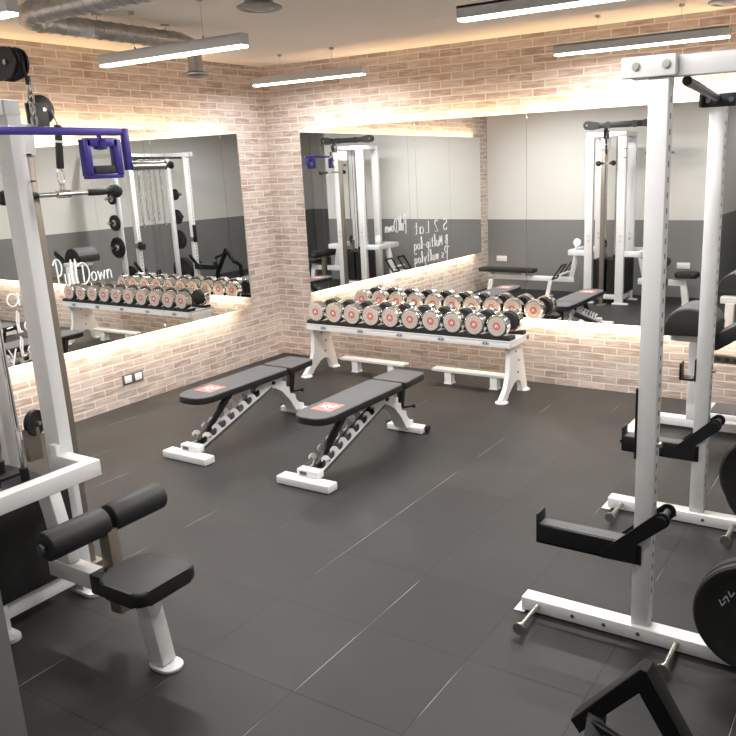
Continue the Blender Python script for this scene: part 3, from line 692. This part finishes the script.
# ------------------------------------------------------------------ cable tower with pulldown seat and low row
def cable_machine():
    t = thing('cable_machine', 'white two-sided cable pulldown and row machine at the left edge', 'gym machine', (2.3, -4.5, 0))
    XA, XB, YA, YC = 2.41, 1.97, -4.31, -4.74
    for x in (XA, XB):
        for y in (YA, YC):
            bm = B(); box2(bm, (x-.058, y-.032, .02), (x+.052, y+.032, 2.22), .004); o = obj('frame_post', bm, 'white', t)
            bm = B(); box2(bm, (x-.09, y-.042, .0005), (x+.09, y+.042, .02), .003); prism(bm, circ(x+(.09 if x == XA else -.09), y, .042), 'z', .0005, .0175); obj('foot_plate', bm, 'white', o)
            bm = B()
            for z in (.86, .93): cyl(bm, (x, y+.0352, z), (x, y+.042, z), .011, n=6)
            obj('post_bolt', bm, 'steel', o)
    for y in (YA, YC):
        bm = B(); beam(bm, (XB-.05, y, 2.25), (XA+.05, y, 2.25), .07, .06); obj('top_rail', bm, 'white', t)
        bm = B(); beam(bm, (XB, y, .10), (XA, y, .10), .05, .06); obj('base_cross_rail', bm, 'white', t)
    for x in (XA, XB):
        bm = B(); beam(bm, (x, YA-.036, 2.25), (x, YC+.036, 2.25), .09, .0605); obj('top_rail', bm, 'white', t)
    for x in (XA+.01, XB-.01):
        bm = B(); beam(bm, (x, YA-.03, .10), (x, YC+.03, .10), .05, .075); obj('base_rail', bm, 'white', t)
    # black pins on the tower side
    bm = B()
    for z in (2.06, 1.95): beam(bm, (XA+.02, YA+.038, z), (XA+.07, YA+.038, z), .012, .008)
    obj('side_pin', bm, 'black', t)
    # weight stack shrouds
    for x in (XB+.13, XA-.12):
        bm = B(); box2(bm, (x-.075, YC+.045, .14), (x+.075, YA-.045, .60), .004)
        st = obj('weight_stack', bm, 'rubber', t)
        bm = B()
        for k in range(14): box2(bm, (x-.078, YC+.043, .15+k*.033), (x+.078, YA-.043, .173+k*.033), .003)
        obj('weight_plate_edges', bm, 'black', st)
        for y in (YC+.12, YA-.12):
            bm = B(); cyl(bm, (x, y, .14), (x, y, 2.22), .011, n=16); obj('guide_rod', bm, 'chrome', t)
        bm = B(); cyl(bm, (x, -4.55, .6), (x, -4.55, 2.22), .0035, n=8); obj('cable', bm, 'black', t)
        for y in (YC+.12, YA-.12):
            bm = B(); cyl(bm, (x, y, .60), (x, y, .66), .02, n=16); obj('rod_bumper', bm, 'rubber', t)
    # black shroud on the near side, below the arm
    bm = B(); box2(bm, (XA+.048, YC-.02, .15), (XA+.058, YA-.03, .62), .002); box2(bm, (XA-.03, YC+.04, .15), (XA+.045, YA-.04, .62), .002); obj('stack_shroud', bm, 'rubber', t)
    # pulley inside the frame at mid height
    bm = B(); lathe(bm, [(.01, -.012), (.06, -.012), (.065, -.008), (.058, 0), (.065, .008), (.06, .012), (.01, .012)], (XB+.22, -4.28, .82), (1, .3, 0)); pu = obj('pulley', bm, 'black', t)
    bm = B(); cyl(bm, (XB+.19, -4.29, .82), (XB+.25, -4.27, .82), .01, n=12); obj('axle', bm, 'steel', pu)
    bm = B(); box2(bm, (XB+.20, -4.34, .64), (XB+.235, -4.27, .80)); obj('pulley_bracket', bm, 'bronze', t)
    # bronze column in front with adjustable pulley
    cx_, cy_ = 2.22, -4.125
    bm = B(); box2(bm, (cx_-.03, cy_-.03, .02), (cx_+.022, cy_+.022, 2.06), .003); box2(bm, (cx_-.05, cy_-.1, .0005), (cx_+.05, cy_+.05, .02), .002); obj('front_column', bm, 'bronze', t, label='bronze grey column')
    bm = B(); box2(bm, (cx_-.04, cy_-.15, 2.0605), (cx_+.04, cy_+.03, 2.20), .006); obj('pulley_arm', bm, 'white', t)
    px_ = 2.262
    py = cy_+.08; pz = 2.262
    bm = B(); lathe(bm, [(.008, -.012), (.058, -.012), (.064, -.009), (.056, 0), (.064, .009), (.058, .012), (.008, .012)], (px_, py, pz), (1, 0, 0)); pu = obj('pulley', bm, 'black', t)
    bm = B(); cyl(bm, (px_-.03, py, pz), (px_+.03, py, pz), .01, n=12); obj('axle', bm, 'steel', pu)
    bm = B(); box2(bm, (px_-.026, py-.06, pz-.075), (px_-.016, py+.02, pz+.03), .003); box2(bm, (px_+.016, py-.06, pz-.075), (px_+.026, py+.02, pz+.03), .003); obj('pulley_fork', bm, 'dark_print', t)
    # long black top beam with pulley housings
    by = -4.48
    bm = B(); beam(bm, (1.90, by, 2.375), (2.72, by, 2.375), .05, .075); tb = obj('top_beam', bm, 'black', t, label='long black beam on top of the tower')
    for x in (2.15, 2.5):
        bm = B(); cyl(bm, (x, by-.03, 2.375), (x, by+.03, 2.375), .045, n=24); obj('beam_pivot', bm, 'black', tb)
    for xe, s in ((2.775, 1), (1.86, -1)):
        for q in (-1, 1):
            bm = B()
            poly = [(xe-s*.16, 2.335), (xe-s*.16, 2.415), (xe-s*.02, 2.44)]+[(xe+s*(.055*math.sin(a)), 2.383+.055*math.cos(a)) for a in (0.2, .7, 1.2, 1.7, 2.2, 2.7)]+[(xe-s*.05, 2.32)]
            prism(bm, poly, 'y', by+q*.026-.004, by+q*.026+.004); obj('pulley_cover', bm, 'black', tb)
        bm = B(); lathe(bm, [(.008, -.016), (.05, -.016), (.056, -.012), (.046, 0), (.056, .012), (.05, .016), (.008, .016)], (xe, by, 2.383), (0, 1, 0)); obj('end_pulley', bm, 'rubber', tb)
        bm = B(); cyl(bm, (xe, by-.036, 2.383), (xe, by+.036, 2.383), .010, n=6); obj('bolt', bm, 'steel', tb)
    # guard arm around the tower, right side and left side
    z = .688
    for s, xo, xi in ((1, 2.655, XA), (-1, 1.70, XB)):
        bm = B(); ys = -4.335
        beam(bm, (xi, ys, z), (xo+s*.032, ys, z), .065, .075, .006)
        beam(bm, (xo, ys+.0325, z), (xo, -4.90, z), .065, .0755, .006)
        beam(bm, (xi, -4.87, z), (xo+s*.032, -4.87, z), .064, .0745, .006)
        box2(bm, (xi-s*.0, ys-.03, z-.04), (xi+s*.05, ys+.032, z+.085), .006)
        obj('guard_arm', bm, 'white', t)
    # slanted leg and seat beam
    ya = -4.54
    bm = B(); beam(bm, (2.635, ya, .65), (2.705, ya, .335), .055, .095, .005); obj('slanted_leg', bm, 'white', t)
    bm = B(); beam(bm, (2.60, ya, .30), (3.21, ya, .30), .07, .08, .006); obj('seat_beam', bm, 'white', t)
    # seat
    bm = B(); prism(bm, rrect(3.095, -4.715, 3.385, -4.415, [.05, .09, .09, .05], 8), 'z', .375, .437, .014)
    so = obj('seat_pad', bm, ['vinyl_side', 'foam'], t)
    for p in so.data.polygons:
        if p.normal.z > .6: p.material_index = 1
    bm = B(); box2(bm, (3.13, -4.66, .362), (3.34, -4.47, .3745), .002); beam(bm, (3.20, -4.55, .362), (3.248, -4.54, .015), .07, .085, .006, (1, 0, 0)); obj('seat_post', bm, 'white', t)
    bm = B(); prism(bm, rrect(3.19, -4.59, 3.34, -4.49, .048), 'z', .0005, .014, .003); obj('seat_foot', bm, 'white', t)
    # roller pads and their tube
    bm = B(); beam(bm, (2.962, -4.50, .145), (2.935, -4.49, .52), .05, .07, .003, (1, 0, 0)); obj('roller_tube', bm, 'bronze', t, label='bronze grey adjusting tube')
    bm = B(); box2(bm, (2.90, -4.585, .255), (3.01, -4.49, .345), .004); obj('tube_sleeve', bm, 'black', t)
    xr_, zr_ = 2.92, .555
    bm = B(); cyl(bm, (xr_, -4.775, zr_), (xr_, -4.185, zr_), .012, n=16)
    for y in (-4.775, -4.185): lathe(bm, [(.012, 0), (.02, .003), (.02, .011), (.01, .014)], (xr_, y, zr_), (0, -1 if y < -4.5 else 1, 0), 20)
    obj('roller_axle', bm, 'dark_print', t)
    for y0, y1 in ((-4.765, -4.492), (-4.468, -4.195)):
        bm = B(); lathe(bm, [(.02, 0), (.052, 0), (.059, .004), (.062, .012), (.062, y1-y0-.012), (.059, y1-y0-.004), (.052, y1-y0), (.02, y1-y0)], (xr_, y0, zr_), (0, 1, 0), 40); obj('roller_pad', bm, 'foam', t)
    # low row side: rail, bench, legs, foot plates, pulley (seen in the mirrors)
    bm = B(); beam(bm, (1.70, -4.6, .66), (1.62, -4.6, .30), .055, .075); obj('slanted_leg', bm, 'white', t)
    bm = B(); beam(bm, (1.66, -4.6, .27), (.30, -4.6, .27), .06, .07); obj('row_rail', bm, 'white', t)
    bm = B(); prism(bm, rrect(.15, -4.72, 1.05, -4.48, .05), 'z', .35, .40, .012); obj('row_bench_pad', bm, 'vinyl_side', t, label='long black bench pad')
    bm = B()
    beam(bm, (.34, -4.6, .26), (.30, -4.6, .015), .06, .07, .004, (1, 0, 0)); box2(bm, (.24, -4.75, .0005), (.36, -4.45, .03), .004); obj('row_bench_leg', bm, 'white', t)
    for x in (.33, .88):
        bm = B(); box2(bm, (x-.03, -4.64, .30), (x+.03, -4.56, .3495)); obj('pad_riser', bm, 'white', t)
    bm = B(); beam(bm, (1.3, -4.6, .24), (1.25, -4.6, .015), .06, .06, .004, (1, 0, 0)); box2(bm, (1.2, -4.7, .0005), (1.3, -4.5, .02), .003); obj('rail_leg', bm, 'white', t)
    for y in (-4.78, -4.42):
        bm = B(); mt = Matrix.Translation((1.50, y, .40)) @ Matrix.Rotation(math.radians(35), 4, 'Y')
        for a, b_ in (((-.01, -.1, -.13), (.01, -.08, .13)), ((-.01, .08, -.13), (.01, .1, .13)), ((-.01, -.1, -.13), (.01, .1, -.11)), ((-.01, -.1, .11), (.01, .1, .13))): box2(bm, a, b_, 0, mt)
        obj('foot_plate_frame', bm, 'black', t)
    bm = B(); cyl(bm, (1.52, -4.8, .36), (1.52, -4.4, .36), .018); obj('foot_plate_axle', bm, 'white', t)
    bm = B(); lathe(bm, [(.012, -.015), (.05, -.015), (.058, 0), (.05, .015), (.012, .015)], (1.76, -4.42, .82), (0, 1, 0)); beam(bm, (1.74, -4.42, .73), (1.76, -4.42, .80), .02, .03); obj('low_pulley', bm, 'plastic', t)
    return t
cable_machine()

# lat bar hanging from the front pulley
def lat_bar():
    x, y, z = 2.285, -4.01, 1.884
    t = thing('pulldown_bar', 'short black and chrome pulldown bar hanging by a strap below the small pulley', 'cable attachment', (x, y, z))
    bm = B(); cyl(bm, (x, y-.27, z), (x, y+.27, z), .011, n=16); obj('bar', bm, 'steel', t)
    bm = B(); cyl(bm, (x, y-.035, z), (x, y+.035, z), .019, n=20); tube(bm, [(x, y-.012, z+.018), (x, y-.012, z+.045), (x, y+.012, z+.045), (x, y+.012, z+.018)], .004, 8); obj('swivel', bm, 'chrome', t)
    for s in (-1, 1):
        bm = B(); lathe(bm, [(.012, .13), (.016, .14), (.017, .2), (.015, .25), (.02, .252), (.02, .262), (.012, .265)], (x, y, z), (0, s, 0), 24); obj('grip', bm, 'rubber', t)
        bm = B(); lathe(bm, [(.012, .266), (.028, .272), (.034, .288), (.034, .304), (.026, .318), (.01, .322)], (x, y, z), (0, s, 0), 28); obj('end_ball', bm, 'rubber', t)
    t2 = thing('cable_strap', 'black strap with a white band hanging between the small pulley and the bar', 'strap', (x, y, z+.06))
    bm = B(); beam(bm, (x, y+.025, 2.195), (x, y+.005, 2.0), .018, .032, .004, (0, 1, 0)); obj('strap_sleeve', bm, 'rubber', t2)
    bm = B(); beam(bm, (x, y+.019, 2.125), (x, y+.018, 2.115), .021, .035, .001, (0, 1, 0)); obj('white_band', bm, 'mark', t2)
    bm = B(); cyl(bm, (x, y+.003, 2.262), (x, y+.025, 2.195), .004, n=8); obj('steel_cable', bm, 'steel', t2)
    bm = B(); tube(bm, [(x, y+.018*math.sin(a), 1.965+.036*math.cos(a)) for a in [2*PI*k/14 for k in range(15)]], .003, 8)
    tube(bm, [(x+.008*math.sin(a), y, 1.912+.02*math.cos(a)) for a in [2*PI*k/12 for k in range(13)]], .003, 8); obj('snap_hook', bm, 'chrome', t2)
lat_bar()

def blue_bar():
    x, yc, z = 2.85, -4.48, 2.135
    t = thing('multi_grip_bar', 'blue multi-grip pulldown bar hanging from a chain above the seat', 'cable attachment', (x, yc, z))
    bm = B(); beam(bm, (x, yc-.403, z), (x, yc+.403, z), .016, .03, .003); obj('cross_bar', bm, 'blue', t)
    for s in (-1, 1):
        ye = yc+s*.403
        bm = B(); beam(bm, (x, ye, z+.015), (x, ye, z-.155), .022, .03, .003, (0, 1, 0)); obj('end_arm', bm, 'blue', t)
        bm = B(); cyl(bm, (x, ye+s*.012, z-.14), (x, ye+s*.19, z-.14), .0175, n=24); r_ = obj('rotating_handle', bm, 'steel', t, label='silver handle')
        bm = B(); lathe(bm, [(.018, .19), (.019, .197), (.008, .2), (.008, .225), (.016, .226), (.016, .236), (.006, .238)], (x, ye, z-.14), (0, s, 0), 20); obj('handle_tip', bm, 'rubber', r_)
        y0, y1 = ye-s*.055, ye-s*.20
        bm = B(); w = .034
        zt, zb = z-.03, z-.175
        beam(bm, (x, y0, zt), (x, y0, zb), w, w, .003, (0, 1, 0)); beam(bm, (x, y1, zt), (x, y1, zb), w, w, .003, (0, 1, 0)); beam(bm, (x, y0, zt-.012), (x, y1, zt-.012), w, w, .003)
        beam(bm, (x, y0+s*.013, zb), (x, y1-s*.013, zb), w, .02, .003); q = obj('grip_frame', bm, 'blue', t)
        bm = B(); beam(bm, (x, y0-s*.02, zb+.024), (x, y1+s*.02, zb+.024), .038, .036, .008); obj('black_grip', bm, 'rubber', q)
        ym = (y0+y1)/2
        bm = B(); lathe(bm, [(.01, .0), (.028, .004), (.03, .03), (.02, .045), (.008, .05), (.008, .07)], (x, ym, z-.072), (0, 0, 1), 24); obj('swivel_block', bm, 'blue', q)
    bm = B()
    for k in range(4):
        c = []
        for q in range(13):
            a = 2*PI*q/12; u, v = .011*math.cos(a), .024*math.sin(a); c.append((x+(u if k % 2 else 0), yc+(0 if k % 2 else u), z+.035+k*.040+v))
        tube(bm, c, .004, 6)
    obj('chain', bm, 'chrome', t)
    bm = B(); cyl(bm, (x, yc+.0, z+.17), (x-.022, yc+.0, z+.25), .004, n=8); cyl(bm, (x, yc+.0, z+.165), (x, yc+.0, z+.195), .01, n=12); obj('cable_end', bm, 'black', t)
blue_bar()

# ------------------------------------------------------------------ padded bench behind the rack
def barrel_bench():
    t = thing('curved_pad_bench', 'white frame bench with a curved black pad behind the power rack', 'weight bench', (4.6, -.95, 0))
    bm = B(); box2(bm, (4.17, -.74, .02), (5.5, -.66, .085), .005); box2(bm, (4.12, -1.18, .02), (4.2, -.60, .085), .005); obj('base_frame', bm, 'white', t)
    bm = B(); box2(bm, (4.11, -1.20, .0005), (4.21, -1.14, .02)); box2(bm, (5.4, -.76, .0005), (5.5, -.64, .02)); obj('foot_plate', bm, 'black', t)
    bm = B(); box2(bm, (4.45, -.745, .085), (4.52, -.655, .72), .005); obj('post', bm, 'white', t)
    # barrel pad
    poly = []
    for k in range(13):
        a = math.radians(180-k*15); poly.append((4.525+.165*math.cos(a), .83+.14*math.sin(a)))
    poly += [(4.69, .785), (4.36, .772)]
    bm = B(); prism(bm, poly, 'y', -1.12, -.78, .015)
    p_ = obj('barrel_pad', bm, ['vinyl_side', 'vinyl'], t)
    for p in p_.data.polygons:
        if p.normal.z > .35 and abs(p.normal.y) < .3: p.material_index = 1
    bm = B(); beam(bm, (4.38, -1.0, .74), (4.64, -.85, .74), .05, .03); box2(bm, (4.40, -1.0, .715), (4.62, -.70, .7705), .004); obj('pad_bracket', bm, 'white', t)
    bm = B(); prism(bm, [(4.62, .66), (4.70, .68), (4.96, .86), (4.96, .92), (4.90, .92), (4.66, .77)], 'y', -1.02, -.80, .01)
    q = obj('knee_pad', bm, ['vinyl_side', 'vinyl'], t)
    for p in q.data.polygons:
        if p.normal.z > .35 and abs(p.normal.y) < .3: p.material_index = 1
    bm = B(); box2(bm, (4.60, -.74, .52), (5.4, -.70, .575), .003); hb = obj('hole_bar', bm, 'bronze', t)
    bm = B()
    for k in range(12): cyl(bm, (4.65+k*.06, -.7415, .548), (4.65+k*.06, -.7405, .548), .016, n=14)
    obj('hole_row', bm, 'dark_print', hb)
    bm = B(); box2(bm, (5.3, -.74, .085), (5.36, -.66, .60)); obj('post', bm, 'white', t)
    bm = B(); box2(bm, (4.60, -1.02, .20), (5.3, -.75, .235), .004); fp = obj('foot_tray', bm, 'white', t)
    bm = B(); box2(bm, (4.66, -1.0, .2355), (5.26, -.77, .242)); obj('tread_plate', bm, 'vinyl', fp)
barrel_bench()
def second_barrel():
    t = thing('leg_curl_pad', 'black rounded roller pad on a white stand at the right edge behind the rack', 'weight bench', (4.95, -1.45, 0))
    bm = B(); box2(bm, (5.18, -1.45, .0005), (5.26, -1.37, .80), .004); box2(bm, (5.0, -1.46, .0005), (5.6, -1.36, .05), .004); obj('stand', bm, 'white', t)
    poly = [(5.22+.2*math.cos(math.radians(180-15*k)), .86+.14*math.sin(math.radians(180-15*k))) for k in range(13)]+[(5.42, .80), (5.02, .80)]
    bm = B(); prism(bm, poly, 'y', -1.58, -1.24, .015); obj('curved_pad', bm, 'vinyl', t)
#second_barrel()

# ------------------------------------------------------------------ black V bar in the near foreground
def vbar():
    t = thing('dip_stand', 'black angled steel bar of a dip stand in the bottom right foreground', 'gym equipment', (5.3, -4.7, 0))
    y = -4.45
    bm = B()
    prism(bm, [(4.985, .352), (5.185, .592), (5.205, .588), (5.50, .10), (5.455, .07), (5.186, .522), (5.014, .314)], 'y', y-.03, y+.03, .004)
    obj('angled_bar', bm, 'black', t)
    bm = B(); beam(bm, (5.06, y+.0, .39), (5.10, y-.25, .24), .05, .045, .004); beam(bm, (5.10, y-.25, .26), (5.10, y-.25, .005), .05, .05, .004); obj('front_leg', bm, 'rubber', t)
    bm = B(); beam(bm, (5.04, y-.03, .375), (5.16, y-.10, .40), .02, .02); obj('side_pin', bm, 'black', t)
    bm = B(); beam(bm, (5.46, y, .155), (5.46, y, .005), .055, .055); box2(bm, (5.38, y-.1, .0005), (5.54, y+.1, .012)); box2(bm, (5.05, y-.33, .0005), (5.15, y-.17, .012)); obj('base', bm, 'black', t)
    bm = B(); beam(bm, (5.36, y-.10, .46), (5.52, y-.04, .40), .06, .04, .004); beam(bm, (5.52, y-.04, .40), (5.46, y, .15), .04, .04); obj('side_bracket', bm, 'black', t)
vbar()

# ------------------------------------------------------------------ world, camera, colour
w = bpy.data.worlds.new('world'); S.world = w; w.use_nodes = True
w.node_tree.nodes['Background'].inputs[0].default_value = (.05, .05, .05, 1); w.node_tree.nodes['Background'].inputs[1].default_value = 1
cd = bpy.data.cameras.new('camera'); cam = bpy.data.objects.new('camera', cd); COL.objects.link(cam); S.camera = cam
R = [[0.85405099, 0.51878151, -0.0382446], [-0.099532, 0.2351324, 0.96685373], [-0.51057839, 0.82193582, -0.25245042]]
mw = Matrix(((R[0][0], R[1][0], -R[2][0], 5.69584872), (R[0][1], R[1][1], -R[2][1], -6.39352087), (R[0][2], R[1][2], -R[2][2], 1.96939415), (0, 0, 0, 1)))
cam.matrix_world = mw
cd.sensor_width = 36; cd.lens = 791.324/736*36
cd.shift_x = -(418.85-368)/736; cd.shift_y = -(368-367.77)/736
cd.clip_start = .05; cd.clip_end = 60
S.view_settings.view_transform = 'Standard'; S.view_settings.look = 'None'; S.view_settings.gamma = 1
S.view_settings.use_curve_mapping = False; S.view_settings.exposure = .62
